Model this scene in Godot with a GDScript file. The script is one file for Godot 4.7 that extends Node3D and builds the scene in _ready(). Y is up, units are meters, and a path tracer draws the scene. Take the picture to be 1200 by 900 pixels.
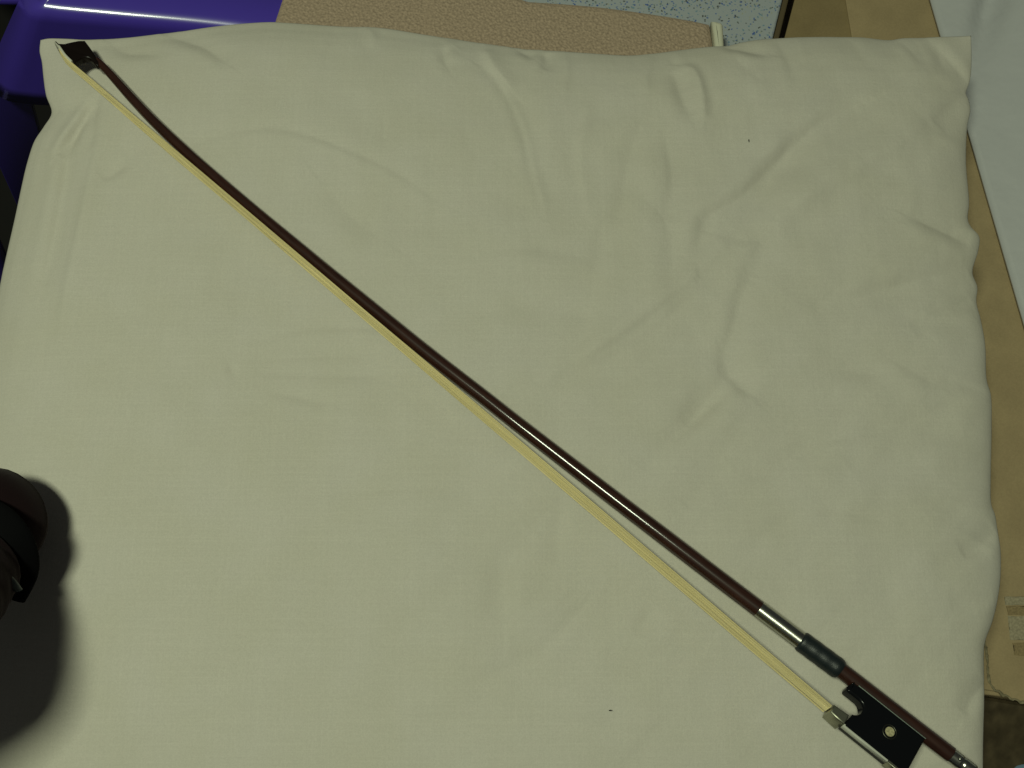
extends Node3D
# A violin bow lying across a cream pillow. Metres, y up, floor at y = 0.

var rng := RandomNumberGenerator.new()
var used := {}


func _ready() -> void:
	rng.seed = 7
	# camera
	var cam := Camera3D.new()
	cam.name = "camera"
	cam.fov = 38.0
	cam.near = 0.02
	cam.far = 40.0
	cam.position = Vector3(0.00000, 1.25305, 0.21219)
	cam.rotation_degrees = Vector3(-72.0, 0, 0)
	cam.current = true
	add_child(cam)
	# the dim room round the close-up
	var env := Environment.new()
	env.background_mode = Environment.BG_COLOR
	env.background_color = Color(0.033, 0.035, 0.032).linear_to_srgb()
	env.tonemap_mode = Environment.TONE_MAPPER_LINEAR
	env.tonemap_exposure = 1.0
	env.sdfgi_enabled = true
	env.ssao_enabled = true
	env.ssil_enabled = true
	var we := WorldEnvironment.new()
	we.name = "environment"
	we.environment = env
	add_child(we)
	# the ceiling lamp, out of frame above and to the left
	var lamp := AreaLight3D.new()
	lamp.name = "ceiling_lamp"
	lamp.area_size = Vector2(0.38, 0.22)
	lamp.light_color = Color(0.955, 1.0, 0.87)
	lamp.light_energy = 2.15
	lamp.area_range = 8.0
	lamp.area_attenuation = 2.0
	lamp.shadow_enabled = true
	add_child(lamp)
	lamp.look_at_from_position(Vector3(-0.41, 2.45, 0.22), Vector3(-0.41, 0.6, 0.2201), Vector3(0.62, 0, -0.79))

	build_floor()
	build_table()
	build_blanket()
	build_box()
	build_sheet()
	build_scrap()
	build_stool()
	build_pillow()
	build_bow()
	build_bag()
	build_lint()


# ---------------------------------------------------------------- helpers
func tag(o: Node, label: String, category: String, group := "", kind := "") -> void:
	if label:
		o.set_meta("label", label)
	if category:
		o.set_meta("category", category)
	if group:
		o.set_meta("group", group)
	if kind:
		o.set_meta("kind", kind)


func thing(called: String, at := Vector3.ZERO) -> Node3D:
	var o := Node3D.new()
	o.name = called
	o.position = at
	add_child(o, true)
	return o


func put(called: String, mesh: Mesh, m: Material, parent: Node3D = null, at := Vector3.ZERO) -> MeshInstance3D:
	var o := MeshInstance3D.new()
	if parent == null:
		parent = self
	# repeats of a name take a three-digit number
	var key := "%d/%s" % [parent.get_instance_id(), called]
	var n: int = used.get(key, 0)
	used[key] = n + 1
	o.name = called if n == 0 else "%s_%03d" % [called, n]
	o.mesh = mesh
	o.material_override = m
	o.position = at
	parent.add_child(o, true)
	return o


func lin(r: float, g: float, b: float) -> Color:
	return Color(r, g, b).linear_to_srgb()


func mat(c: Color, rough := 0.6, spec := 0.5, metal := 0.0) -> StandardMaterial3D:
	var m := StandardMaterial3D.new()
	m.albedo_color = c
	m.roughness = rough
	m.metallic_specular = spec
	m.metallic = metal
	return m


func triplanar(m: StandardMaterial3D, per_metre: float, world := true) -> void:
	m.uv1_triplanar = true
	m.uv1_world_triplanar = world
	m.uv1_scale = Vector3.ONE * per_metre


# a grid of points, rows x columns, as a smooth indexed mesh; flip turns its face round
func grid_mesh(pts: PackedVector3Array, cols: int, rows: int, flip := false, closed := false) -> ArrayMesh:
	var st := SurfaceTool.new()
	st.begin(Mesh.PRIMITIVE_TRIANGLES)
	st.set_smooth_group(0)
	for q in pts:
		st.add_vertex(q)
	add_grid(st, 0, cols, rows, flip, closed)
	st.generate_normals()
	return st.commit()


func add_grid(st: SurfaceTool, first: int, cols: int, rows: int, flip: bool, closed: bool) -> void:
	for r in rows - 1:
		for c in (cols if closed else cols - 1):
			var a := first + r * cols + c
			var b := first + r * cols + (c + 1) % cols
			var d := a + cols
			var e := b + cols
			for i in ([a, b, e, a, e, d] if not flip else [a, e, b, a, d, e]):
				st.add_index(i)


# rings of points (each ring the same count, closed round) with end caps
func rings_mesh(rings: Array, flip := false, cap := true) -> ArrayMesh:
	var n: int = rings[0].size()
	var st := SurfaceTool.new()
	st.begin(Mesh.PRIMITIVE_TRIANGLES)
	st.set_smooth_group(0)
	var count := 0
	for ring in rings:
		for q in ring:
			st.add_vertex(q)
			count += 1
	add_grid(st, 0, n, rings.size(), flip, true)
	if cap:
		for side in 2:
			var ring = rings[0] if side == 0 else rings[-1]
			var mid := Vector3.ZERO
			for q in ring:
				mid += q
			st.set_smooth_group(1 + side)
			st.add_vertex(mid / n)
			for q in ring:
				st.add_vertex(q)
			for i in n:
				var a := count + 1 + i
				var b := count + 1 + (i + 1) % n
				if (side == 0) != flip:
					st.add_index(count); st.add_index(b); st.add_index(a)
				else:
					st.add_index(count); st.add_index(a); st.add_index(b)
			count += n + 1
	st.generate_normals()
	return st.commit()


# a tube along points with a radius at each; squash flattens it along "up"
func tube(path: Array, radii: Array, sides := 16, squash := 1.0, up := Vector3.UP) -> ArrayMesh:
	var rings := []
	for i in path.size():
		var d: Vector3 = (path[mini(i + 1, path.size() - 1)] - path[maxi(i - 1, 0)]).normalized()
		var x := d.cross(up).normalized()
		var y := x.cross(d).normalized()
		var ring := PackedVector3Array()
		var r: float = radii[mini(i, radii.size() - 1)]
		for k in sides:
			var ang := TAU * k / sides
			ring.append(path[i] + x * cos(ang) * r + y * sin(ang) * r * squash)
		rings.append(ring)
	return rings_mesh(rings, true)


# a closed outline in the plane (x, z) made solid from y0 to y1, its edges rounded by "round"
func slab(outline: Array, y0: float, y1: float, round_by := 0.001, steps := 3, taper := Vector3.ZERO) -> ArrayMesh:
	var pts := PackedVector2Array(outline)
	if not Geometry2D.is_polygon_clockwise(pts):
		pts.reverse()
	var n := pts.size()
	var inward := []
	for i in n:
		var d0 := (pts[i] - pts[(i + n - 1) % n]).normalized()
		var d1 := (pts[(i + 1) % n] - pts[i]).normalized()
		var n0 := Vector2(-d0.y, d0.x)
		var n1 := Vector2(-d1.y, d1.x)
		var b := (n0 + n1).normalized()
		inward.append(b / maxf(0.5, b.dot(n1)))
	var test: Vector2 = pts[0] + inward[0] * 0.00002
	var sgn := 1.0 if Geometry2D.is_point_in_polygon(test, pts) else -1.0
	var levels := []
	for k in steps + 1:
		var q := PI / 2 * k / steps
		levels.append([round_by * (1 - sin(q)), y0 + round_by * (1 - cos(q))])
	for k in steps + 1:
		var q := PI / 2 * k / steps
		levels.append([round_by * (1 - cos(q)), y1 - round_by * (1 - sin(q))])
	var rings := []
	for l in levels:
		var ring := PackedVector3Array()
		for i in n:
			var c: Vector2 = pts[i] + inward[i] * sgn * l[0]
			ring.append(Vector3(c.x, l[1] * lerpf(1.0, taper.z, smoothstep(taper.x, taper.y, c.x)) if taper.z else l[1], c.y))
		rings.append(ring)
	var st := SurfaceTool.new()
	st.begin(Mesh.PRIMITIVE_TRIANGLES)
	var tris := Geometry2D.triangulate_polygon(pts)
	for r in rings.size() - 1:
		for i in n:
			var a: Vector3 = rings[r][i]
			var b: Vector3 = rings[r][(i + 1) % n]
			var c: Vector3 = rings[r + 1][i]
			var d: Vector3 = rings[r + 1][(i + 1) % n]
			st.set_smooth_group(0)
			face(st, a, b, d, Vector3.ZERO)
			face(st, a, d, c, Vector3.ZERO)
	for side in 2:
		var ring = rings[0] if side == 0 else rings[-1]
		st.set_smooth_group(1)
		for i in range(0, tris.size(), 3):
			face(st, ring[tris[i]], ring[tris[i + 1]], ring[tris[i + 2]], Vector3.DOWN if side == 0 else Vector3.UP)
	st.generate_normals()
	return st.commit()


# one triangle, wound so that it faces "towards" when that is given
func face(st: SurfaceTool, a: Vector3, b: Vector3, c: Vector3, towards: Vector3) -> void:
	if towards != Vector3.ZERO and (b - a).cross(c - a).dot(towards) > 0:
		var t := b
		b = c
		c = t
	st.add_vertex(a)
	st.add_vertex(b)
	st.add_vertex(c)


# a point along a list of points by share of its length, smoothly
func along(pts: Array, t: float) -> Vector3:
	var total := 0.0
	for i in pts.size() - 1:
		total += pts[i].distance_to(pts[i + 1])
	var want := clampf(t, 0, 1) * total
	for i in pts.size() - 1:
		var l: float = pts[i].distance_to(pts[i + 1])
		if want <= l or i == pts.size() - 2:
			var s := clampf(want / maxf(l, 1e-6), 0, 1)
			return pts[i].cubic_interpolate(pts[i + 1], pts[maxi(i - 1, 0)], pts[mini(i + 2, pts.size() - 1)], s)
		want -= l
	return pts[-1]


func noise_texture(f: float, size := 512, kind := FastNoiseLite.TYPE_SIMPLEX_SMOOTH, octaves := 4) -> NoiseTexture2D:
	var n := FastNoiseLite.new()
	n.noise_type = kind
	n.seed = rng.randi() % 1000
	n.frequency = f
	n.fractal_octaves = octaves
	var t := NoiseTexture2D.new()
	t.width = size
	t.height = size
	t.seamless = true
	t.noise = n
	return t


# ---------------------------------------------------------------- setting
func build_floor() -> void:
	var m := mat(lin(0.018, 0.017, 0.016), 0.8, 0.2)
	var g := PlaneMesh.new()
	g.size = Vector2(12, 12)
	var o := put("floor", g, m)
	tag(o, "dark floor in the gaps between table, stool and box", "floor", "", "structure")


func speckled() -> ImageTexture:
	var n := 512
	var im := Image.create(n, n, false, Image.FORMAT_RGB8)
	var r := RandomNumberGenerator.new()
	r.seed = 21
	im.fill(Color(0.70, 0.74, 0.76))
	var tones := [Color(0.42, 0.52, 0.72), Color(0.33, 0.43, 0.68), Color(0.50, 0.62, 0.70), Color(0.70, 0.72, 0.66), Color(0.36, 0.38, 0.38), Color(0.52, 0.58, 0.57)]
	for k in 4600:
		var c: Color = tones[r.randi() % tones.size()]
		var cx := r.randi() % n
		var cy := r.randi() % n
		var ax := r.randf_range(0.8, 2.9)
		var ay := r.randf_range(0.7, 2.2)
		var turn := r.randf() * PI
		for dy in range(-5, 6):
			for dx in range(-5, 6):
				var q := Vector2(dx, dy).rotated(turn)
				if q.x * q.x / (ax * ax) + q.y * q.y / (ay * ay) < r.randf_range(0.6, 1.2):
					im.set_pixel((cx + dx + n) % n, (cy + dy + n) % n, c)
	return ImageTexture.create_from_image(im)


func build_table() -> void:
	var t := thing("low_table")
	tag(t, "low table with blue speckled grey top and brown edge, behind the pillow", "table")
	var m := mat(Color(0.92, 0.90, 0.90), 0.45, 0.4)
	m.albedo_texture = speckled()
	triplanar(m, 5.0)
	put("tabletop", slab([Vector2(-0.1885, -0.4906), Vector2(0.2357, -0.4906), Vector2(0.2209, -0.3715), Vector2(0.2058, -0.3186), Vector2(0.1598, -0.1736), Vector2(0.0973, 0.0357), Vector2(0.0495, 0.2045), Vector2(-0.1485, 0.2045), Vector2(-0.1858, -0.3076)], 0.468, 0.5, 0.002), m, t)
	put("edge_band", slab([Vector2(0.2364, -0.4915), Vector2(0.2417, -0.4915), Vector2(0.2260, -0.3723), Vector2(0.2108, -0.3193), Vector2(0.1645, -0.1742), Vector2(0.1016, 0.0355), Vector2(0.0534, 0.2045), Vector2(0.0498, 0.2045), Vector2(0.0977, 0.0355), Vector2(0.1603, -0.1742), Vector2(0.2064, -0.3193), Vector2(0.2215, -0.3723)], 0.466, 0.499, 0.001), mat(lin(0.10, 0.075, 0.04), 0.5, 0.4), t)
	var lm := mat(lin(0.05, 0.045, 0.04), 0.5)
	for q in [Vector3(-0.1784, 0.4600, -0.4910), Vector3(0.2082, 0.4600, -0.4910), Vector3(-0.1467, 0.4600, 0.1705), Vector3(0.0352, 0.4600, 0.1705)]:
		var b := CylinderMesh.new()
		b.top_radius = 0.014
		b.bottom_radius = 0.011
		b.height = 0.47
		put("leg", b, lm, t, Vector3(q.x, 0.235, q.z))


func build_blanket() -> void:
	var t := thing("folded_blanket")
	tag(t, "tan pebbled fleece blanket folded flat with a cream binding, behind the pillow", "blanket")
	var m := mat(lin(0.55, 0.415, 0.30), 0.95, 0.15)
	m.heightmap_enabled = true
	m.heightmap_texture = noise_texture(0.14, 512, FastNoiseLite.TYPE_CELLULAR, 1)
	m.heightmap_scale = 0.1
	m.rim_enabled = true
	m.rim = 0.5
	m.rim_tint = 0.7
	m.albedo_texture = mottle(0.75, 9, 0.2)
	triplanar(m, 7.0)
	var top := [Vector2(-0.1824, -0.3127), Vector2(-0.1782, -0.3334), Vector2(-0.1704, -0.3880), Vector2(-0.0796, -0.3680), Vector2(0.0131, -0.3338), Vector2(0.0393, -0.3319), Vector2(0.0654, -0.3292), Vector2(0.0915, -0.3253), Vector2(0.1174, -0.3207), Vector2(0.1381, -0.3165), Vector2(0.1512, -0.3130), Vector2(0.1522, -0.3020), Vector2(0.1528, -0.2884), Vector2(0.1522, -0.2675), Vector2(0.0639, -0.2631), Vector2(-0.0640, -0.2690), Vector2(-0.1790, -0.2854)]
	put("upper_layer", slab(top, 0.5155, 0.53, 0.006, 4), m, t)
	var low := [Vector2(-0.1876, -0.3204), Vector2(-0.1838, -0.3424), Vector2(-0.1737, -0.3972), Vector2(-0.0811, -0.3760), Vector2(0.0134, -0.3424), Vector2(0.0667, -0.3369), Vector2(0.1197, -0.3282), Vector2(0.1519, -0.3212), Vector2(0.1532, -0.2973), Vector2(0.1529, -0.2790), Vector2(0.0652, -0.2730), Vector2(-0.0653, -0.2790), Vector2(-0.1840, -0.2957)]
	put("lower_layer", slab(low, 0.5005, 0.5145, 0.006, 4), m, t)
	var cream := mat(lin(0.62, 0.60, 0.47), 0.75, 0.3)
	put("binding", slab([Vector2(0.1517, -0.3134), Vector2(0.1556, -0.3131), Vector2(0.1595, -0.3118), Vector2(0.1606, -0.3096), Vector2(0.1604, -0.2906), Vector2(0.1595, -0.2682), Vector2(0.1531, -0.2682), Vector2(0.1533, -0.2891), Vector2(0.1528, -0.3027)], 0.512, 0.5315, 0.003, 4), cream, t)


func mottle(low: float, sd: int, f := 0.03) -> ImageTexture:
	var n := 256
	var noise := FastNoiseLite.new()
	noise.seed = sd
	noise.frequency = f
	noise.fractal_octaves = 5
	var im := noise.get_seamless_image(n, n)
	var out := Image.create(n, n, false, Image.FORMAT_RGB8)
	for y in n:
		for x in n:
			var v := lerpf(low, 1.0, im.get_pixel(x, y).r)
			out.set_pixel(x, y, Color(v, v, v))
	return ImageTexture.create_from_image(out)


func kraft() -> StandardMaterial3D:
	var m := mat(lin(0.41, 0.31, 0.175), 0.85, 0.25)
	var n := 256
	var r := RandomNumberGenerator.new()
	r.seed = 5
	var im := Image.create(n, n, false, Image.FORMAT_RGB8)
	var noise := FastNoiseLite.new()
	noise.seed = 3
	noise.frequency = 0.02
	var base := noise.get_seamless_image(n, n)
	for y in n:
		for x in n:
			var v := 0.87 + 0.08 * base.get_pixel(x, y).r + 0.05 * r.randf()
			im.set_pixel(x, y, Color(v, v, v))
	m.albedo_texture = ImageTexture.create_from_image(im)
	triplanar(m, 5.0)
	return m


func build_box() -> void:
	var t := thing("cardboard_box")
	tag(t, "worn brown cardboard box with torn tape marks, under the pillow's right edge", "box")
	var m := kraft()
	# two top flaps that meet along a seam, the walls below and a front flap hanging out
	var shaded_kraft := kraft()
	shaded_kraft.albedo_color = lin(0.29, 0.215, 0.11)  # same board, with the far flap's shade put into a darker colour
	put("far_flap", slab([Vector2(0.2669, -0.4946), Vector2(0.2300, -0.3658), Vector2(0.2188, -0.3285), Vector2(0.2017, -0.2703), Vector2(0.2770, -0.2703), Vector2(0.2775, -0.3317), Vector2(0.2759, -0.3658), Vector2(0.2713, -0.4946)], 0.4845, 0.486, 0.0006), shaded_kraft, t)
	put("top_flap", slab([Vector2(0.2662, -0.4928), Vector2(0.2710, -0.3643), Vector2(0.2726, -0.3303), Vector2(0.2715, -0.1798), Vector2(0.2675, -0.0044), Vector2(0.2696, 0.1665), Vector2(0.2831, 0.1720), Vector2(0.3054, 0.1753), Vector2(0.3198, 0.1775), Vector2(0.3272, 0.1807), Vector2(0.3379, 0.1851), Vector2(0.3866, 0.1969), Vector2(0.4595, 0.1969), Vector2(0.5064, -0.4928)], 0.4862, 0.488, 0.0008), m, t)
	put("front_flap", ramp(Vector3(0.2620, 0.4825, 0.1750), Vector3(0.4611, 0.4825, 0.2054), Vector3(0.2651, 0.4000, 0.2897), Vector3(0.5147, 0.4000, 0.3063)), dark_kraft(), t)
	var pts := [Vector2(0.2368, -0.5002), Vector2(0.5044, -0.5002), Vector2(0.4536, 0.1935), Vector2(0.2714, 0.1749)]
	put("wall", slab(pts, 0.004, 0.4840, 0.002), m, t)
	var worn := mat(lin(0.40, 0.34, 0.21), 0.9, 0.2)
	worn.albedo_texture = mottle(0.6, 33, 0.08)
	triplanar(worn, 12.0)
	var edge := []
	var w := []
	var ep := [Vector3(0.3166, 0.4885, 0.1398), Vector3(0.3170, 0.4890, 0.1477), Vector3(0.3171, 0.4888, 0.1566), Vector3(0.3163, 0.4890, 0.1666), Vector3(0.3170, 0.4892, 0.1732), Vector3(0.3195, 0.4890, 0.1764), Vector3(0.3236, 0.4892, 0.1791), Vector3(0.3289, 0.4890, 0.1819), Vector3(0.3342, 0.4892, 0.1838), Vector3(0.3429, 0.4890, 0.1862)]
	for k in 40:
		edge.append(along(ep, k / 39.0) + Vector3(0, 0.0005 * sin(k * 2.3), 0.0007 * sin(k * 1.7)))
		w.append(0.0008 + 0.0004 * sin(k * 1.13) * sin(k * 0.41))
	put("torn_edge", tube(edge, w, 8, 0.35), worn, t)
	var grey := mat(lin(0.42, 0.36, 0.245), 0.95, 0.2)
	grey.albedo_texture = mottle(0.78, 71, 0.09)
	triplanar(grey, 20.0)
	var brown := mat(lin(0.33, 0.245, 0.13), 0.9, 0.2)
	brown.albedo_texture = grey.albedo_texture
	triplanar(brown, 20.0)
	put("tape_mark", slab(ragged([Vector2(0.3343, 0.1154), Vector2(0.3650, 0.1154), Vector2(0.3641, 0.1211), Vector2(0.3341, 0.1211)]), 0.4879, 0.4882, 0.0002, 1), grey, t)
	put("tape_mark", slab(ragged([Vector2(0.3346, 0.1217), Vector2(0.3640, 0.1217), Vector2(0.3631, 0.1280), Vector2(0.3354, 0.1280)]), 0.4879, 0.48815, 0.0002, 1), brown, t)
	put("tape_mark", slab(ragged([Vector2(0.3348, 0.1285), Vector2(0.3630, 0.1285), Vector2(0.3606, 0.1449), Vector2(0.3343, 0.1443)]), 0.4879, 0.4882, 0.0002, 1), grey, t)
	put("tape_mark", slab(ragged([Vector2(0.3358, 0.1460), Vector2(0.3604, 0.1460), Vector2(0.3590, 0.1555), Vector2(0.3358, 0.1544)]), 0.4879, 0.48815, 0.0002, 1), brown, t)


func ragged(q: Array) -> Array:
	var out := []
	for i in q.size():
		var a: Vector2 = q[i]
		var b: Vector2 = q[(i + 1) % q.size()]
		for k in 12:
			out.append(a.lerp(b, k / 12.0) + Vector2(rng.randf_range(-1, 1), rng.randf_range(-1, 1)) * 0.00028)
	return out


func dark_kraft() -> StandardMaterial3D:
	var m := mat(lin(0.12, 0.09, 0.05), 0.8, 0.3)  # much darker brown than the top flaps, mottled at random
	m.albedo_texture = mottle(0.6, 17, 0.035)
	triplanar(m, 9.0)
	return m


# a thick board between four corners (far left, far right, near left, near right)
func ramp(a: Vector3, b: Vector3, c: Vector3, d: Vector3, thick := 0.004) -> ArrayMesh:
	var n := (b - a).cross(c - a).normalized()
	if n.y < 0:
		n = -n
	var st := SurfaceTool.new()
	st.begin(Mesh.PRIMITIVE_TRIANGLES)
	st.set_smooth_group(-1)
	var k := n * -thick
	for q in [[a, b, d, c, n], [a + k, b + k, d + k, c + k, -n], [a, b, b + k, a + k, a - c], [c, d, d + k, c + k, c - a], [a, c, c + k, a + k, a - b], [b, d, d + k, b + k, b - a]]:
		face(st, q[0], q[1], q[2], q[4])
		face(st, q[0], q[2], q[3], q[4])
	st.generate_normals()
	return st.commit()


func build_scrap() -> void:
	var rings := []
	for k in 9:
		var a := PI * k / 8.0
		var ring := PackedVector3Array()
		for n in 20:
			var b := TAU * n / 20
			ring.append(Vector3(sin(a) * cos(b) * 0.012, -cos(a) * 0.004, sin(a) * sin(b) * 0.008 * (1.0 + 0.2 * sin(2.0 * b))))
		rings.append(ring)
	var o := put("plastic_scrap", rings_mesh(rings, false, false), mat(lin(0.14, 0.22, 0.30), 0.4, 0.4), null, Vector3(0.3526, 0.4490, 0.2301))
	tag(o, "small pale blue plastic scrap on the box's hanging front flap", "scrap")


func build_sheet() -> void:
	# a stiff white sheet that starts on the box beside the pillow and rises to the right, with one soft fold
	var m := mat(lin(0.49, 0.49, 0.50), 0.55, 0.4)
	m.heightmap_enabled = true
	m.heightmap_texture = noise_texture(0.01)
	m.heightmap_scale = 0.15
	triplanar(m, 4.0)
	var a := Vector3(0.3317, 0.4920, -0.4111)
	var b := Vector3(0.3987, 0.4920, 0.1107)
	var across := (b - a).normalized()
	var side := across.cross(Vector3.UP)
	if side.x < 0:
		side = -side
	var fold0 := Vector3(0.3921, 0.5000, -0.3797)
	var fold1 := Vector3(0.3603, 0.5000, -0.2921)
	var fd := (fold1 - fold0).normalized()
	var cols := 120
	var rows := 70
	var pts := PackedVector3Array()
	for r in rows:
		for c in cols:
			var u := float(c) / (cols - 1)
			var w := float(r) / (rows - 1) * 0.34
			var q := a.lerp(b, u) + side * w
			var h := 0.22 * w + 0.35 * w * w
			var rel := q - fold0
			var d := rel.x * fd.z - rel.z * fd.x
			var l := rel.x * fd.x + rel.z * fd.z
			h -= 0.014 * exp(-pow(d / 0.010, 2)) * clampf(1.3 - l / 0.12, 0, 1) * smoothstep(0.0, 0.05, w)
			h += 0.004 * sin(u * 7.0 + w * 9.0) * smoothstep(0.02, 0.2, w)
			pts.append(Vector3(q.x, 0.4925 + h, q.z))
	var st := SurfaceTool.new()
	st.begin(Mesh.PRIMITIVE_TRIANGLES)
	st.set_smooth_group(0)
	for q in pts:
		st.add_vertex(q)
	for q in pts:
		st.add_vertex(q - Vector3(0, 0.003, 0))
	add_grid(st, 0, cols, rows, true, false)
	add_grid(st, cols * rows, cols, rows, false, false)
	for c in cols - 1:
		var o := cols * rows
		for i in [c, c + 1, o + c + 1, c, o + c + 1, o + c]:
			st.add_index(i)
	st.generate_normals()
	var o := put("plastic_sheet", st.commit(), m)
	tag(o, "smooth white plastic sheet with one soft fold on the box, right of the pillow", "sheet")


func build_stool() -> void:
	var t := thing("plastic_stool")
	tag(t, "glossy purple plastic stool behind the pillow's upper left corner", "stool")
	var m := mat(lin(0.070, 0.042, 0.40), 0.3, 0.5)
	m.clearcoat_enabled = true
	m.clearcoat = 1.0
	m.clearcoat_roughness = 0.13
	# seat, rounded edge and apron in one moulded shell, turning the corner at its left end
	var rail := [Vector3(-0.1805, 0.5260, -0.3056), Vector3(-0.2322, 0.5350, -0.3060), Vector3(-0.2930, 0.5455, -0.3044), Vector3(-0.3408, 0.5535, -0.3036), Vector3(-0.3493, 0.5545, -0.3041), Vector3(-0.3559, 0.5545, -0.3067), Vector3(-0.3618, 0.5530, -0.3131), Vector3(-0.3668, 0.5500, -0.3221)]
	var hem := [Vector3(-0.1901, 0.4450, -0.2784), Vector3(-0.2468, 0.4450, -0.2832), Vector3(-0.3180, 0.4450, -0.2896), Vector3(-0.3778, 0.4450, -0.2929), Vector3(-0.4006, 0.4450, -0.2945), Vector3(-0.4210, 0.4450, -0.2985), Vector3(-0.4325, 0.4450, -0.3091), Vector3(-0.4403, 0.4450, -0.3239)]
	var rings := []
	for k in 70:
		var e := along(rail, k / 69.0)
		var h := along(hem, k / 69.0)
		var turn := smoothstep(0.78, 1.0, k / 69.0)
		var inner := e + Vector3(lerpf(0.004, 0.034, turn), 0.0015, lerpf(-0.03, -0.012, turn))
		var low := e.lerp(h, 0.1)
		var near := e.lerp(inner, 0.36)
		var ring := PackedVector3Array()
		for i in 13:
			var x := i / 12.0
			ring.append(inner if i == 0 else near.lerp(e, x).lerp(e.lerp(low, x), x))
		for i in 6:
			ring.append(low.lerp(h, (i + 1) / 6.0))
		var thick := (e - inner).normalized() * 0.004
		for i in 6:
			ring.append(h.lerp(low, i / 6.0) - thick)
		for i in 4:
			ring.append(low.lerp(inner, i / 3.0) - thick + Vector3(0, -0.004, 0))
		rings.append(ring)
	put("seat_shell", rings_mesh(rings, true), m, t)
	var back := []
	for k in 20:
		back.append(along([Vector3(-0.3236, 0.5270, -0.3459), Vector3(-0.3624, 0.5270, -0.3396), Vector3(-0.3820, 0.5270, -0.3388), Vector3(-0.4085, 0.5270, -0.3396), Vector3(-0.4551, 0.5270, -0.3427)], k / 19.0))
	put("seat_rim", tube(back, [0.007], 16), m, t)
	put("leg", wall([Vector3(-0.4632, 0.4300, -0.3155), Vector3(-0.4091, 0.4300, -0.3113)], [Vector3(-0.5307, 0.1500, -0.3302), Vector3(-0.5013, 0.1500, -0.3634)], 0.006), m, t)
	put("leg", tube([Vector3(-0.5396, 0.3000, -0.3124), Vector3(-0.5779, 0.1500, -0.3220), Vector3(-0.6087, 0.0000, -0.3092)], [0.016, 0.015, 0.014], 14), m, t)
	for q in [[Vector3(-0.1388, 0.5000, -0.4046), Vector3(-0.2518, 0.0000, -0.7727)], [Vector3(-0.4773, 0.5000, -0.4384), Vector3(-0.7620, 0.0000, -0.8141)]]:
		put("leg", tube([q[0], q[0].lerp(q[1], 0.5), q[1]], [0.02, 0.018, 0.016], 14), m, t)


# a wall of given thickness hung between an upper and a lower line
func wall(top: Array, bot: Array, thick: float) -> ArrayMesh:
	var cols := 40
	var rows := 14
	var front := PackedVector3Array()
	for r in rows:
		for c in cols:
			front.append(along(top, c / (cols - 1.0)).lerp(along(bot, c / (cols - 1.0)), r / (rows - 1.0)))
	var n := (front[cols - 1] - front[0]).cross(front[(rows - 1) * cols] - front[0]).normalized()
	if n.z < 0:
		n = -n
	var rings := []
	for r in rows:
		var ring := PackedVector3Array()
		for c in cols:
			ring.append(front[r * cols + c])
		for c in range(cols - 1, -1, -1):
			ring.append(front[r * cols + c] - n * thick)
		rings.append(ring)
	return rings_mesh(rings, false)


# ---------------------------------------------------------------- pillow
func weave(albedo: bool) -> ImageTexture:
	var n := 512
	var r := RandomNumberGenerator.new()
	r.seed = 77
	var row := FastNoiseLite.new()
	row.seed = 4
	row.frequency = 0.9
	var im := Image.create(n, n, false, Image.FORMAT_RGB8)
	var rv := []
	var cv := []
	for k in n:
		rv.append(r.randf())
		cv.append(r.randf())
	for y in n:
		for x in n:
			# slubby threads: each row and column has its own strength, which drifts along it
			var a: float = rv[y] * (0.6 + 0.4 * sin(TAU * (x / float(n) * 3.0 + rv[y] * 5.0)))
			var b: float = cv[x] * (0.6 + 0.4 * sin(TAU * (y / float(n) * 3.0 + cv[x] * 5.0)))
			var v := 0.22 * a + 0.15 * b + 0.63 * r.randf()
			if albedo:
				v = 0.92 + 0.08 * v
			im.set_pixel(x, y, Color(v, v, v))
	return ImageTexture.create_from_image(im)


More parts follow.
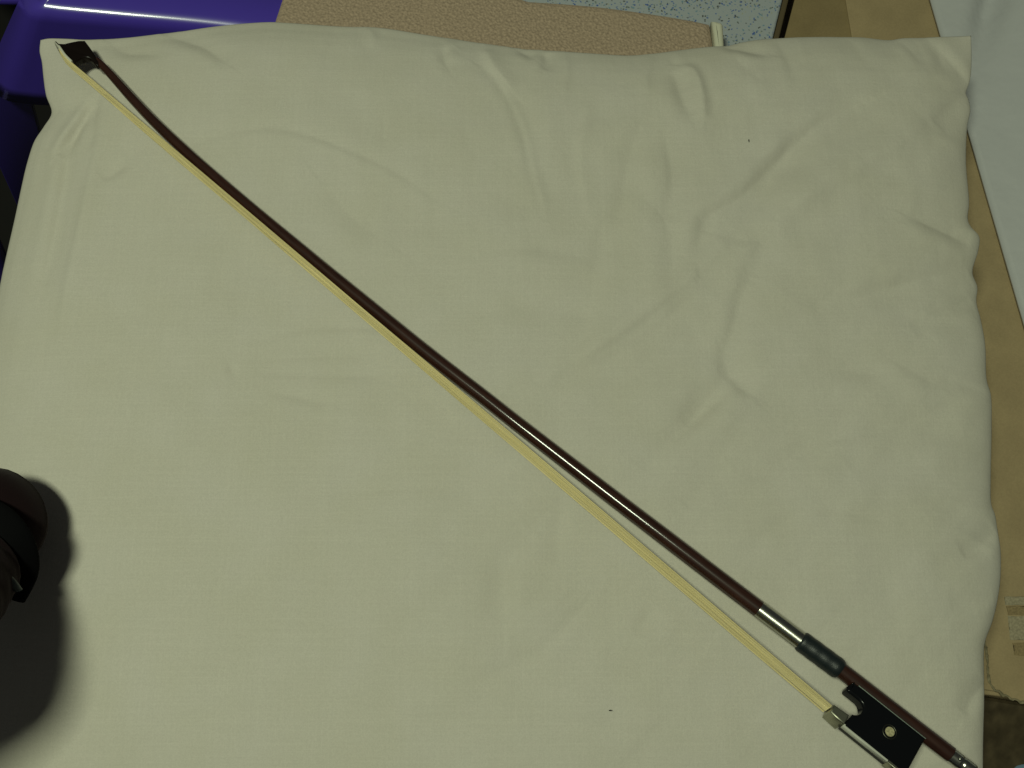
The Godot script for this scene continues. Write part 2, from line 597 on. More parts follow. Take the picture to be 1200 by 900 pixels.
func build_pillow() -> void:
	var top := [Vector3(-0.3360, 0.5730, -0.2664), Vector3(-0.3293, 0.5740, -0.2671), Vector3(-0.3159, 0.5740, -0.2668), Vector3(-0.3006, 0.5740, -0.2661), Vector3(-0.2735, 0.5740, -0.2679), Vector3(-0.2435, 0.5740, -0.2721), Vector3(-0.2074, 0.5740, -0.2778), Vector3(-0.1771, 0.5740, -0.2807), Vector3(-0.1587, 0.5740, -0.2800), Vector3(-0.1220, 0.5740, -0.2771), Vector3(-0.0945, 0.5740, -0.2761), Vector3(-0.0608, 0.5740, -0.2700), Vector3(-0.0243, 0.5730, -0.2643), Vector3(0.0061, 0.5730, -0.2597), Vector3(0.0303, 0.5730, -0.2576), Vector3(0.0605, 0.5730, -0.2551), Vector3(0.0817, 0.5730, -0.2537), Vector3(0.0968, 0.5730, -0.2548), Vector3(0.1090, 0.5730, -0.2565), Vector3(0.1304, 0.5730, -0.2597), Vector3(0.1518, 0.5730, -0.2622), Vector3(0.1643, 0.5720, -0.2654), Vector3(0.1766, 0.5720, -0.2675), Vector3(0.2011, 0.5720, -0.2693), Vector3(0.2255, 0.5720, -0.2698), Vector3(0.2502, 0.5710, -0.2700), Vector3(0.2683, 0.5710, -0.2678), Vector3(0.2799, 0.5730, -0.2682), Vector3(0.3034, 0.5750, -0.2675), Vector3(0.3257, 0.5770, -0.2672)]
	var right := [Vector3(0.3257, 0.5770, -0.2672), Vector3(0.3230, 0.5780, -0.2468), Vector3(0.3196, 0.5780, -0.2295), Vector3(0.3161, 0.5780, -0.2206), Vector3(0.3174, 0.5780, -0.2145), Vector3(0.3172, 0.5780, -0.2057), Vector3(0.3131, 0.5780, -0.1923), Vector3(0.3089, 0.5780, -0.1659), Vector3(0.3073, 0.5780, -0.1369), Vector3(0.3048, 0.5780, -0.1242), Vector3(0.3062, 0.5780, -0.1173), Vector3(0.3107, 0.5780, -0.1104), Vector3(0.3092, 0.5780, -0.1011), Vector3(0.3033, 0.5780, -0.0857), Vector3(0.3049, 0.5780, -0.0741), Vector3(0.3030, 0.5780, -0.0633), Vector3(0.3042, 0.5780, -0.0490), Vector3(0.3046, 0.5780, -0.0331), Vector3(0.3025, 0.5780, -0.0112), Vector3(0.3038, 0.5780, 0.0014), Vector3(0.3015, 0.5780, 0.0211), Vector3(0.2966, 0.5780, 0.0540), Vector3(0.2947, 0.5780, 0.0701), Vector3(0.2964, 0.5780, 0.0791), Vector3(0.2962, 0.5780, 0.1017), Vector3(0.2930, 0.5780, 0.1212), Vector3(0.2867, 0.5780, 0.1398), Vector3(0.2805, 0.5780, 0.1523), Vector3(0.2783, 0.5780, 0.1611), Vector3(0.2764, 0.5780, 0.1796), Vector3(0.2747, 0.5780, 0.1892), Vector3(0.2696, 0.5780, 0.2240), Vector3(0.2694, 0.5720, 0.2517), Vector3(0.2711, 0.5650, 0.2747)]
	var left := [Vector3(-0.3360, 0.5730, -0.2664), Vector3(-0.3359, 0.5720, -0.2579), Vector3(-0.3331, 0.5720, -0.2488), Vector3(-0.3302, 0.5720, -0.2355), Vector3(-0.3266, 0.5720, -0.2217), Vector3(-0.3215, 0.5710, -0.2087), Vector3(-0.3261, 0.5700, -0.1977), Vector3(-0.3311, 0.5700, -0.1863), Vector3(-0.3337, 0.5700, -0.1704), Vector3(-0.3350, 0.5700, -0.1540), Vector3(-0.3365, 0.5700, -0.1269), Vector3(-0.3386, 0.5700, -0.0960), Vector3(-0.3395, 0.5700, -0.0788), Vector3(-0.3418, 0.5700, -0.0097), Vector3(-0.3412, 0.5700, 0.0738), Vector3(-0.3365, 0.5700, 0.1516), Vector3(-0.3301, 0.5680, 0.2241), Vector3(-0.3270, 0.5620, 0.2750)]
	var bottom := [Vector3(-0.3270, 0.5620, 0.2750), Vector3(-0.2437, 0.5620, 0.2777), Vector3(-0.0976, 0.5620, 0.2750), Vector3(0.0487, 0.5620, 0.2786), Vector3(0.1948, 0.5630, 0.2758), Vector3(0.2711, 0.5650, 0.2747)]
	var nu := 440
	var nv := 380
	var T := []
	var B := []
	var L := []
	var R := []
	for i in nu:
		T.append(along(top, i / (nu - 1.0)))
		B.append(along(bottom, i / (nu - 1.0)))
	for j in nv:
		L.append(along(left, j / (nv - 1.0)))
		R.append(along(right, j / (nv - 1.0)))
	var wide := 0.62
	var deep := 0.55
	var soft := FastNoiseLite.new()
	soft.seed = 12
	soft.frequency = 7.0
	soft.fractal_octaves = 3
	var drift := FastNoiseLite.new()
	drift.seed = 57
	drift.frequency = 1.0
	drift.fractal_octaves = 3
	drift.domain_warp_enabled = true
	drift.domain_warp_amplitude = 0.5
	drift.domain_warp_frequency = 0.6
	var fine := FastNoiseLite.new()
	fine.seed = 31
	fine.frequency = 22.0
	fine.fractal_octaves = 2
	var pts := PackedVector3Array()
	for j in nv:
		var v := j / (nv - 1.0)
		for i in nu:
			var u := i / (nu - 1.0)
			var q: Vector3 = T[i] * (1 - v) + B[i] * v + L[j] * (1 - u) + R[j] * u - (T[0] * (1 - u) * (1 - v) + T[-1] * u * (1 - v) + B[0] * (1 - u) * v + B[-1] * u * v)
			var edge := (1 - exp(-u * wide / 0.035)) * (1 - exp(-(1 - u) * wide / 0.018)) * (1 - exp(-v * deep / 0.03)) * (1 - exp(-(1 - v) * deep / 0.05))
			var y := lerpf(q.y, 0.5925, edge)
			# long soft folds that run up to the right, stronger on the pillow's right half
			var fu := q.x * 0.72 - q.z * 0.69
			var fv := q.x * 0.69 + q.z * 0.72
			var fold := drift.get_noise_2d(fu * 5.0, fv * 17.0)
			var fold2 := drift.get_noise_2d(q.x * 19.0 + 90, q.z * 6.0)
			y += edge * (0.0013 * fold * smoothstep(-0.2, 0.12, q.x) + 0.0009 * fold2 * smoothstep(0.1, -0.2, q.z) + 0.0004 * drift.get_noise_2d(fu * 14.0 + 40, fv * 14.0))
			y += edge * (0.0026 * soft.get_noise_2d(q.x, q.z) + 0.0007 * fine.get_noise_2d(q.x, q.z) * smoothstep(-0.15, 0.2, q.x))
			pts.append(Vector3(q.x, y, q.z))
	for c in creases():
		press(pts, c)
	# small puckers along the sewn edges
	var r := RandomNumberGenerator.new()
	r.seed = 19
	for k in 46:
		var far := k < 28
		var s := r.randf_range(0.3, 0.97) if far else r.randf_range(0.12, 0.9)
		var e: Vector3 = T[int(s * (nu - 1))] if far else R[int(s * (nv - 1))]
		var into := (Vector2(r.randf_range(-0.5, 0.5), 1.0) if far else Vector2(-1.0, r.randf_range(-0.45, 0.45))) * r.randf_range(0.014, 0.042)
		var a := Vector2(e.x, e.z) + into * 0.12
		press(pts, [r.randf_range(-0.7, 0.7), r.randf_range(3.5, 7.0), r.randf_range(-0.7, 0.7), [a, a + into * 0.5 + Vector2(r.randf_range(-1, 1), r.randf_range(-1, 1)) * 0.003, a + into]])
	rest_bow(pts)
	var st := SurfaceTool.new()
	st.begin(Mesh.PRIMITIVE_TRIANGLES)
	st.set_smooth_group(0)
	for q in pts:
		# faint uneven yellowing of the washed cloth
		var age := 1.0 + 0.018 * soft.get_noise_2d(q.x * 1.3 + 5.0, q.z * 1.3) + 0.014 * fine.get_noise_2d(q.x, q.z + 3.0)
		st.set_color(Color(minf(1.0, 0.97 * age), minf(1.0, 0.965 * age), minf(1.0, 0.955 * age * age)))
		st.add_vertex(q)
	add_grid(st, 0, nu, nv, false, false)
	# the under half, fuller, down to the table
	for j in nv:
		for i in nu:
			var u := i / (nu - 1.0)
			var v := j / (nv - 1.0)
			var q := pts[j * nu + i]
			if i > 0 and j > 0 and i < nu - 1 and j < nv - 1:
				var edge := (1 - exp(-u * wide / 0.035)) * (1 - exp(-(1 - u) * wide / 0.035)) * (1 - exp(-v * deep / 0.035)) * (1 - exp(-(1 - v) * deep / 0.04))
				q.y = lerpf(0.568, 0.5015, edge)
			st.add_vertex(q)
	add_grid(st, nu * nv, nu, nv, true, false)
	st.generate_normals()
	var m := mat(lin(0.655, 0.617, 0.54), 1.0, 0.12)
	m.albedo_texture = weave(true)
	m.vertex_color_use_as_albedo = true
	m.heightmap_enabled = true
	m.heightmap_texture = weave(false)
	m.heightmap_scale = 0.018
	m.rim_enabled = true
	m.rim = 0.15
	triplanar(m, 4.3)
	var o := put("pillow", st.commit(), m)
	tag(o, "large cream cotton pillow with faint creases under the violin bow", "pillow")


# depth in mm, half width in mm, lean (one side higher than the other), then the line of the crease
func creases() -> Array:
	return [
		[1.0, 7, 0.6, [Vector2(-0.0205, -0.2359), Vector2(-0.0047, -0.2210), Vector2(0.0081, -0.1852), Vector2(0.0213, -0.1265)]],
		[1.3, 9, 0.3, [Vector2(0.0895, -0.1957), Vector2(0.0787, -0.1638), Vector2(0.0713, -0.1265), Vector2(0.0586, -0.0897)]],
		[-1.6, 5, -0.5, [Vector2(0.1198, -0.2373), Vector2(0.1261, -0.2332), Vector2(0.1298, -0.2128), Vector2(0.1303, -0.1909)]],
		[1.3, 7, 0.4, [Vector2(0.1120, -0.2332), Vector2(0.1151, -0.2128), Vector2(0.1206, -0.1929)]],
		[1.0, 8, 0.5, [Vector2(0.1012, -0.1852), Vector2(0.1060, -0.1504), Vector2(0.1005, -0.1141)]],
		[2.0, 8, -0.8, [Vector2(0.1202, -0.0861), Vector2(0.1263, -0.1160), Vector2(0.1508, -0.1327), Vector2(0.1776, -0.1606), Vector2(0.2073, -0.1885), Vector2(0.2377, -0.2050)]],
		[0.8, 7, 0.7, [Vector2(0.1324, -0.1055), Vector2(0.1477, -0.1013), Vector2(0.1609, -0.0994), Vector2(0.1569, -0.0897), Vector2(0.1469, -0.0718)]],
		[1.3, 7, 0.6, [Vector2(0.1533, -0.0765), Vector2(0.1462, -0.0599), Vector2(0.1389, -0.0384), Vector2(0.1324, -0.0201)]],
		[-1.3, 7, 0.9, [Vector2(0.0133, -0.0026), Vector2(0.0429, -0.0195), Vector2(0.0631, -0.0326), Vector2(0.1112, -0.0706), Vector2(0.1367, -0.0946)]],
		[0.8, 8, 0.4, [Vector2(0.0363, -0.0138), Vector2(0.0489, -0.0512), Vector2(0.0592, -0.1160)]],
		[1.8, 9, -0.6, [Vector2(0.1888, -0.0557), Vector2(0.2194, -0.0604), Vector2(0.2433, -0.0687), Vector2(0.2763, -0.0783), Vector2(0.3003, -0.0843)]],
		[1.3, 7, 0.6, [Vector2(0.2608, -0.1188), Vector2(0.2785, -0.1114), Vector2(0.3020, -0.1015)]],
		[-1.4, 11, 0.5, [Vector2(0.1745, -0.1120), Vector2(0.1976, -0.1350), Vector2(0.2200, -0.1515), Vector2(0.2531, -0.1688), Vector2(0.2830, -0.1897)]],
		[0.6, 7, 0.5, [Vector2(0.2376, -0.0208), Vector2(0.2496, -0.0123), Vector2(0.2641, -0.0032)]],
		[1.2, 7, 0.5, [Vector2(0.1066, 0.0250), Vector2(0.1217, 0.0085), Vector2(0.1370, -0.0076), Vector2(0.1485, 0.0041)]],
		[1.0, 6, -0.8, [Vector2(0.2947, -0.2657), Vector2(0.3007, -0.2544), Vector2(0.3076, -0.2419), Vector2(0.3197, -0.2239)]],
		[1.4, 8, 0.6, [Vector2(-0.0040, 0.1438), Vector2(-0.0050, 0.1265), Vector2(-0.0015, 0.1100), Vector2(0.0133, 0.0907)]],
		[0.9, 8, 0.5, [Vector2(0.0263, 0.1090), Vector2(0.0280, 0.0937), Vector2(0.0308, 0.0731)]],
		[0.8, 6, 0.4, [Vector2(0.0839, 0.1340), Vector2(0.0787, 0.1399), Vector2(0.0724, 0.1496)]],
		[1.2, 8, 0.4, [Vector2(0.0808, 0.0552), Vector2(0.0940, 0.0380), Vector2(0.1088, 0.0245), Vector2(0.1377, -0.0015)]],
		[1.0, 7, 0.4, [Vector2(0.1042, 0.0762), Vector2(0.1167, 0.0626), Vector2(0.1329, 0.0509)]],
		[0.5, 5, 0.3, [Vector2(-0.0582, 0.1953), Vector2(-0.0194, 0.1990), Vector2(0.0194, 0.1990), Vector2(0.0773, 0.2046)]],
		[0.8, 4, 0.2, [Vector2(-0.1777, -0.0172), Vector2(-0.1758, -0.0127), Vector2(-0.1743, -0.0071)]],
		[0.6, 5, 0.5, [Vector2(-0.1659, -0.0172), Vector2(-0.1341, -0.0212), Vector2(-0.0912, -0.0212)]],
		[0.6, 5, 0.5, [Vector2(-0.1709, -0.0116), Vector2(-0.1280, -0.0088), Vector2(-0.0800, -0.0082)]],
		[0.6, 5, 0.5, [Vector2(-0.1539, 0.0019), Vector2(-0.1352, 0.0052), Vector2(-0.1136, 0.0113)]],
		[0.5, 4, 0.5, [Vector2(-0.1081, 0.0689), Vector2(-0.0774, 0.0652), Vector2(-0.0387, 0.0636)]],
		[2.0, 4, 0.7, [Vector2(-0.2899, -0.2093), Vector2(-0.2939, -0.1985), Vector2(-0.2985, -0.1886), Vector2(-0.3089, -0.1688)]],
		[1.8, 6, 0.6, [Vector2(-0.2967, -0.1925), Vector2(-0.3009, -0.1702), Vector2(-0.3012, -0.1443), Vector2(-0.3025, -0.1004), Vector2(-0.3042, -0.0700)]],
		[1.0, 5, 0.5, [Vector2(-0.2865, -0.2094), Vector2(-0.2867, -0.1914), Vector2(-0.2856, -0.1717)]],
		[0.9, 5, 0.5, [Vector2(-0.2723, -0.1464), Vector2(-0.2651, -0.1528), Vector2(-0.2578, -0.1592)]],
		[-1.2, 6, 0.3, [Vector2(-0.2829, -0.2045), Vector2(-0.2801, -0.1702), Vector2(-0.2825, -0.1316), Vector2(-0.2864, -0.0700), Vector2(-0.2883, -0.0230)]],
		[1.0, 12, 0.5, [Vector2(-0.1230, -0.1390), Vector2(-0.1039, -0.1166), Vector2(-0.0855, -0.1019)]],
		[1.3, 6, 0.5, [Vector2(0.2605, 0.1949), Vector2(0.2678, 0.1849), Vector2(0.2774, 0.1758)]],
		[1.4, 6, 0.6, [Vector2(0.2688, 0.1043), Vector2(0.2810, 0.0986), Vector2(0.2949, 0.0875)]],
		[1.2, 5, 0.4, [Vector2(-0.0396, -0.2566), Vector2(-0.0455, -0.2510), Vector2(-0.0472, -0.2427), Vector2(-0.0440, -0.2330)]],
		[-1.3, 5, 0.5, [Vector2(-0.0192, -0.2552), Vector2(-0.0137, -0.2385), Vector2(-0.0047, -0.2248), Vector2(0.0024, -0.2139)]],
		[1.0, 5, 0.5, [Vector2(0.0036, -0.2566), Vector2(0.0096, -0.2524), Vector2(0.0144, -0.2468)]],
		[1.2, 5, 0.5, [Vector2(0.0229, -0.2538), Vector2(0.0240, -0.2440), Vector2(0.0215, -0.2357)]],
		[1.3, 6, 0.5, [Vector2(0.1484, -0.2608), Vector2(0.1624, -0.2538), Vector2(0.1788, -0.2482)]],
		[1.2, 8, 0.5, [Vector2(0.3156, -0.2192), Vector2(0.3009, -0.2057), Vector2(0.2852, -0.1923)]],
		[1.0, 8, 0.4, [Vector2(0.2976, -0.0649), Vector2(0.2761, -0.0518), Vector2(0.2529, -0.0412)]],
		[1.2, 7, 0.5, [Vector2(-0.2418, -0.2664), Vector2(-0.2165, -0.2538), Vector2(-0.1972, -0.2371)]],
		[0.9, 7, 0.5, [Vector2(-0.2826, -0.2594), Vector2(-0.2697, -0.2510), Vector2(-0.2455, -0.2482)]],
		[1.1, 10, 0.5, [Vector2(0.1925, -0.1839), Vector2(0.1695, -0.1422), Vector2(0.1448, -0.1080)]],
		[0.9, 9, 0.3, [Vector2(0.0867, -0.1334), Vector2(0.1000, -0.1154), Vector2(0.1036, -0.0970), Vector2(0.1011, -0.0647)]],
		[-0.8, 9, 0.4, [Vector2(0.1672, -0.1098), Vector2(0.1968, -0.1309), Vector2(0.2367, -0.1542)]],
		[0.8, 8, 0.4, [Vector2(0.1813, -0.0082), Vector2(0.2046, -0.0121), Vector2(0.2326, -0.0093)]],
		[0.9, 7, 0.5, [Vector2(0.1320, -0.0223), Vector2(0.1394, -0.0037), Vector2(0.1505, 0.0052)]],
		[0.9, 9, 0.3, [Vector2(0.0993, 0.0359), Vector2(0.1187, 0.0157), Vector2(0.1437, -0.0037)]],
		[0.6, 7, 0.4, [Vector2(-0.0221, -0.0897), Vector2(0.0111, -0.0946), Vector2(0.0497, -0.0897)]],
		[0.6, 9, 0.4, [Vector2(-0.0433, -0.0424), Vector2(0.0000, -0.0541), Vector2(0.0542, -0.0471)]],
		[0.5, 8, 0.4, [Vector2(-0.2296, 0.0886), Vector2(-0.2019, 0.0573), Vector2(-0.1843, 0.0195)]],
		[0.5, 9, 0.4, [Vector2(-0.0839, 0.1584), Vector2(-0.0401, 0.1290), Vector2(-0.0203, 0.1039)]],
		[-0.7, 3, 0.5, [Vector2(-0.0088, -0.2278), Vector2(0.0023, -0.2036), Vector2(0.0103, -0.1774), Vector2(0.0159, -0.1485), Vector2(0.0224, -0.1203)]],
		[0.5, 4, 0.5, [Vector2(-0.2201, -0.1709), Vector2(-0.1609, -0.1839), Vector2(-0.0910, -0.1580), Vector2(-0.0449, -0.1265)]],
		[0.5, 4, 0.6, [Vector2(-0.1616, -0.0309), Vector2(-0.1297, -0.0395), Vector2(-0.0973, -0.0401), Vector2(-0.0702, -0.0367)]],
		[-0.5, 4, 0.6, [Vector2(0.0320, -0.0082), Vector2(0.0754, -0.0309), Vector2(0.1091, -0.0599), Vector2(0.1375, -0.0789)]],
		[0.6, 4, 0.5, [Vector2(0.1553, 0.0573), Vector2(0.1882, 0.0359), Vector2(0.2364, 0.0250), Vector2(0.2805, 0.0085)]],
		[0.5, 4, 0.5, [Vector2(-0.0196, 0.1775), Vector2(0.0198, 0.1584), Vector2(0.0502, 0.1241)]],
		[0.5, 4, 0.5, [Vector2(0.1422, 0.0989), Vector2(0.1795, 0.0783), Vector2(0.2251, 0.0835)]],
		[-0.5, 4, 0.5, [Vector2(0.0521, -0.2036), Vector2(0.0456, -0.1645), Vector2(0.0504, -0.1203)]],
		[0.9, 12, 0.4, [Vector2(0.0476, 0.0085), Vector2(0.0855, -0.0138), Vector2(0.1239, -0.0309)]],
		[0.9, 12, 0.4, [Vector2(0.2077, 0.0568), Vector2(0.2412, 0.0353), Vector2(0.2789, 0.0272)]],
	]


func press(pts: PackedVector3Array, c: Array) -> void:
	var amp: float = c[0] * 0.0018
	var w: float = c[1] * 0.00095
	var lean: float = c[2]
	var raw: Array = c[3]
	var line := []
	for q in raw:
		line.append(Vector3(q.x, 0, q.y))
	var fineline := []
	for k in 25:
		var q := along(line, k / 24.0)
		fineline.append(Vector2(q.x, q.z))
	var lo: Vector2 = fineline[0]
	var hi: Vector2 = fineline[0]
	for q in fineline:
		lo = lo.min(q)
		hi = hi.max(q)
	lo -= Vector2.ONE * w * 3.2
	hi += Vector2.ONE * w * 3.2
	for i in pts.size():
		var q := pts[i]
		if q.x < lo.x or q.x > hi.x or q.z < lo.y or q.z > hi.y:
			continue
		var p := Vector2(q.x, q.z)
		var best := 1e9
		var side := 0.0
		var where := 0.0
		for k in 24:
			var a: Vector2 = fineline[k]
			var b: Vector2 = fineline[k + 1]
			var ab := b - a
			var s := clampf((p - a).dot(ab) / ab.length_squared(), 0, 1)
			var d := p.distance_squared_to(a + ab * s)
			if d < best:
				best = d
				side = signf(ab.cross(p - a))
				where = (k + s) / 24.0
		var x := sqrt(best) / w * side
		var e := exp(-x * x)
		var fade := sqrt(maxf(0.0, sin(PI * clampf(where, 0.02, 0.98))))
		q.y += amp * fade * (-0.58 * e - 0.38 * exp(-1.7 * absf(x)) + lean * x * exp(-x * x * 0.5))
		pts[i] = q


# the pillow gives way under the bow
func rest_bow(pts: PackedVector3Array) -> void:
	var a := Vector3(-0.2999, 0.6000, -0.2359)
	var b := Vector3(0.2507, 0.6000, 0.2218)
	var ab := Vector2(b.x - a.x, b.z - a.z)
	for i in pts.size():
		var q := pts[i]
		var rel := Vector2(q.x - a.x, q.z - a.z)
		var s := rel.dot(ab) / ab.length_squared()
		if s < -0.03 or s > 1.05:
			continue
		var d := absf(rel.cross(ab) / ab.length())
		if d > 0.07:
			continue
		var most := 0.5935 + 0.4 * maxf(0.0, d - 0.026)
		if q.y > most - 0.002:
			var k := clampf((q.y - most + 0.002) / 0.004, 0, 1)
			q.y = lerpf(q.y, minf(q.y, most), k)
			pts[i] = q


# ---------------------------------------------------------------- bow
# local axes: x along the stick towards the frog, y out of the bow's upper flank, z from stick to hair
func build_bow() -> void:
	var bow := thing("violin_bow", Vector3(0.2405, 0.6080, 0.2165))
	bow.basis = Basis(Vector3(0.755705, 0.021348, 0.654565), Vector3(0.153866, 0.965706, -0.209136), Vector3(-0.636581, 0.258760, 0.726503))
	tag(bow, "violin bow with dark red-brown stick lying diagonally across the cream pillow", "violin bow")
	var wood := mat(lin(0.055, 0.0205, 0.0135), 0.45, 0.25)
	wood.albedo_texture = grain()
	wood.uv1_scale = Vector3(1, 1, 1)
	wood.clearcoat_enabled = true
	wood.clearcoat = 1.0
	wood.clearcoat_roughness = 0.13
	var metal := mat(lin(0.46, 0.46, 0.40), 0.26, 0.5, 1.0)
	var tarnished := mat(lin(0.40, 0.40, 0.30), 0.42, 0.5, 1.0)
	var ebony := mat(lin(0.006, 0.0065, 0.008), 0.18, 0.26)
	# stick
	var mid := [Vector2(-0.6935, 0.0025), Vector2(-0.6897, 0.0027), Vector2(-0.6760, 0.0043), Vector2(-0.6527, 0.0077), Vector2(-0.6316, 0.0103), Vector2(-0.6144, 0.0118), Vector2(-0.5943, 0.0130), Vector2(-0.5739, 0.0138), Vector2(-0.5304, 0.0147), Vector2(-0.4857, 0.0149), Vector2(-0.4634, 0.0150), Vector2(-0.4140, 0.0147), Vector2(-0.3759, 0.0144), Vector2(-0.3302, 0.0130), Vector2(-0.3077, 0.0125), Vector2(-0.2640, 0.0110), Vector2(-0.2299, 0.0098), Vector2(-0.1885, 0.0081), Vector2(-0.1560, 0.0068), Vector2(-0.1269, 0.0055), Vector2(-0.0985, 0.0042), Vector2(-0.0722, 0.0026), Vector2(-0.0406, 0.0014), Vector2(0.0002, -0.0002)]
	var dia := [4.7, 4.8, 5.3, 6.0, 6.4, 6.7, 6.9, 7.0, 7.2, 7.6, 7.8, 8.1, 8.4, 8.5, 8.6, 8.8, 9.1, 9.4, 9.5, 9.5, 9.5, 9.4, 9.2, 9.0]
	var axis := []
	for q in mid:
		axis.append(Vector3(q.x, 0, q.y))
	var path := []
	var rad := []
	var steps := 160
	for k in steps:
		var t := k / (steps - 1.0)
		path.append(along(axis, t))
		var f := 0.0
		var x: float = path[-1].x
		for i in axis.size() - 1:
			if x <= axis[i + 1].x or i == axis.size() - 2:
				f = lerpf(dia[i], dia[i + 1], clampf((x - axis[i].x) / (axis[i + 1].x - axis[i].x), 0, 1))
				break
		rad.append(f * 0.00053)
	put("stick", stick_mesh(path, rad), wood, bow)
	# head: a hatchet with its pale face plate
	var head := [Vector2(-0.7225, 0.0128), Vector2(-0.7188, 0.0126), Vector2(-0.7164, 0.0102), Vector2(-0.7145, 0.0054), Vector2(-0.7126, 0.0012), Vector2(-0.7100, -0.0020), Vector2(-0.7035, -0.0006), Vector2(-0.6967, 0.0009), Vector2(-0.6924, 0.0017), Vector2(-0.6889, 0.0024), Vector2(-0.6874, 0.0063), Vector2(-0.6899, 0.0063), Vector2(-0.6940, 0.0058), Vector2(-0.6968, 0.0064), Vector2(-0.6982, 0.0080), Vector2(-0.6989, 0.0110), Vector2(-0.6986, 0.0148), Vector2(-0.6986, 0.0177), Vector2(-0.7016, 0.0177), Vector2(-0.7063, 0.0171), Vector2(-0.7137, 0.0153)]
	var neck := [Vector2(-0.7063, 0.0042), Vector2(-0.6903, 0.0030)]
	put("head", slab(head, -0.0036, 0.0036, 0.0014, 4, Vector3(neck[0].x, neck[1].x, 0.66)), mat(lin(0.008, 0.005, 0.0045), 0.3, 0.3), bow)
	var fp := [Vector2(-0.7237, 0.0124), Vector2(-0.7145, 0.0149), Vector2(-0.7070, 0.0167), Vector2(-0.6997, 0.0173)]
	put("face_plate", plate(fp, 0.0042, 0.0011), mat(lin(0.62, 0.60, 0.50), 0.4, 0.4), bow)
	# hair
	var hm := mat(lin(0.86, 0.73, 0.41), 0.5, 0.35)
	hm.albedo_texture = strands()
	var hl := [Vector2(-0.7166, 0.0144), Vector2(-0.7117, 0.0162), Vector2(-0.7067, 0.0174), Vector2(-0.7000, 0.0179), Vector2(-0.6860, 0.0180), Vector2(-0.6599, 0.0183), Vector2(-0.6089, 0.0190), Vector2(-0.5115, 0.0203), Vector2(-0.3333, 0.0227), Vector2(-0.0659, 0.0263)]
	put("hair", hair_mesh(hl), hm, bow)
	# silver winding: separate turns of wire
	var w0 := Vector3([Vector2(-0.1269, 0.0055)][0].x, 0, [Vector2(-0.1269, 0.0055)][0].y)
	var w1 := Vector3([Vector2(-0.0985, 0.0042)][0].x, 0, [Vector2(-0.0985, 0.0042)][0].y)
	var wp := []
	var wr := []
	var turns := 84
	for k in turns * 4 + 1:
		wp.append(w0.lerp(w1, k / (turns * 4.0)))
		wr.append(0.00515 + 0.000013 * cos(TAU * k / 4.0))
	put("silver_winding", tube(wp, wr, 24), metal, bow)
	# leather thumb grip, thicker than the winding and rounded at its ends
	var g0 := Vector3([Vector2(-0.0986, 0.0042)][0].x, 0, [Vector2(-0.0986, 0.0042)][0].y)
	var g1 := Vector3([Vector2(-0.0717, 0.0026)][0].x, 0, [Vector2(-0.0717, 0.0026)][0].y)
	var gp := []
	var gr := []
	for k in 33:
		var t := k / 32.0
		gp.append(g0.lerp(g1, t))
		gr.append(0.0053 + 0.0007 * minf(1.0, sqrt(t / 0.05)) * minf(1.0, sqrt((1.0 - t) / 0.1)) + 0.00008 * sin(t * 23.0))
	var leather := mat(lin(0.010, 0.015, 0.017), 0.42, 0.5)
	leather.heightmap_enabled = true
	leather.heightmap_texture = noise_texture(0.12, 256)
	leather.heightmap_scale = 0.01
	triplanar(leather, 60.0, false)
	put("thumb_grip", tube(gp, gr, 24), leather, bow)
	# frog with its fittings
	var side := 0.0055
	var fr := [Vector2(-0.0621, 0.0057), Vector2(-0.0600, 0.0055), Vector2(-0.0381, 0.0050), Vector2(-0.0163, 0.0046), Vector2(-0.0161, 0.0092), Vector2(-0.0158, 0.0167), Vector2(-0.0155, 0.0237), Vector2(-0.0154, 0.0286), Vector2(-0.0165, 0.0302), Vector2(-0.0264, 0.0302), Vector2(-0.0553, 0.0308), Vector2(-0.0553, 0.0275)] + [Vector2(-0.0545, 0.0215), Vector2(-0.0531, 0.0208), Vector2(-0.0517, 0.0194), Vector2(-0.0510, 0.0177), Vector2(-0.0512, 0.0158), Vector2(-0.0521, 0.0144), Vector2(-0.0535, 0.0131), Vector2(-0.0552, 0.0125), Vector2(-0.0571, 0.0125), Vector2(-0.0600, 0.0125), Vector2(-0.0625, 0.0127), Vector2(-0.0637, 0.0125), Vector2(-0.0643, 0.0116), Vector2(-0.0645, 0.0101), Vector2(-0.0639, 0.0076), Vector2(-0.0629, 0.0049)]
	var frog := put("frog", slab(fr, -0.0035, side, 0.0018, 6), ebony, bow)
	var eye := [Vector2(-0.0338, 0.0157)]
	var ring_at := Vector3(eye[0].x, side, eye[0].y)
	var ring := TorusMesh.new()
	ring.inner_radius = 0.0034
	ring.outer_radius = 0.0042
	ring.rings = 40
	put("eye_ring", ring, mat(lin(0.10, 0.10, 0.075), 0.4, 0.5, 1.0), frog, ring_at + Vector3(0, -0.0003, 0))
	var pearl := mat(lin(0.62, 0.56, 0.33), 0.3, 0.5)
	pearl.albedo_texture = mottle(0.7, 41, 0.02)
	triplanar(pearl, 90.0, false)
	var disc := CylinderMesh.new()
	disc.top_radius = 0.0026
	disc.bottom_radius = 0.0027
	disc.height = 0.0006
	disc.radial_segments = 32
	put("eye_pearl", disc, pearl, frog, ring_at + Vector3(0, 0.0001, 0))
	var fe := [Vector2(-0.0655, 0.0249), Vector2(-0.0560, 0.0239), Vector2(-0.0555, 0.0277), Vector2(-0.0558, 0.0303), Vector2(-0.0648, 0.0298)]
	put("ferrule", slab(fe, -0.0063, 0.0063, 0.0008, 4), tarnished, frog)
	var lining := [Vector2(-0.0601, 0.0057), Vector2(-0.0382, 0.0052), Vector2(-0.0163, 0.0048)]
	var lp := []
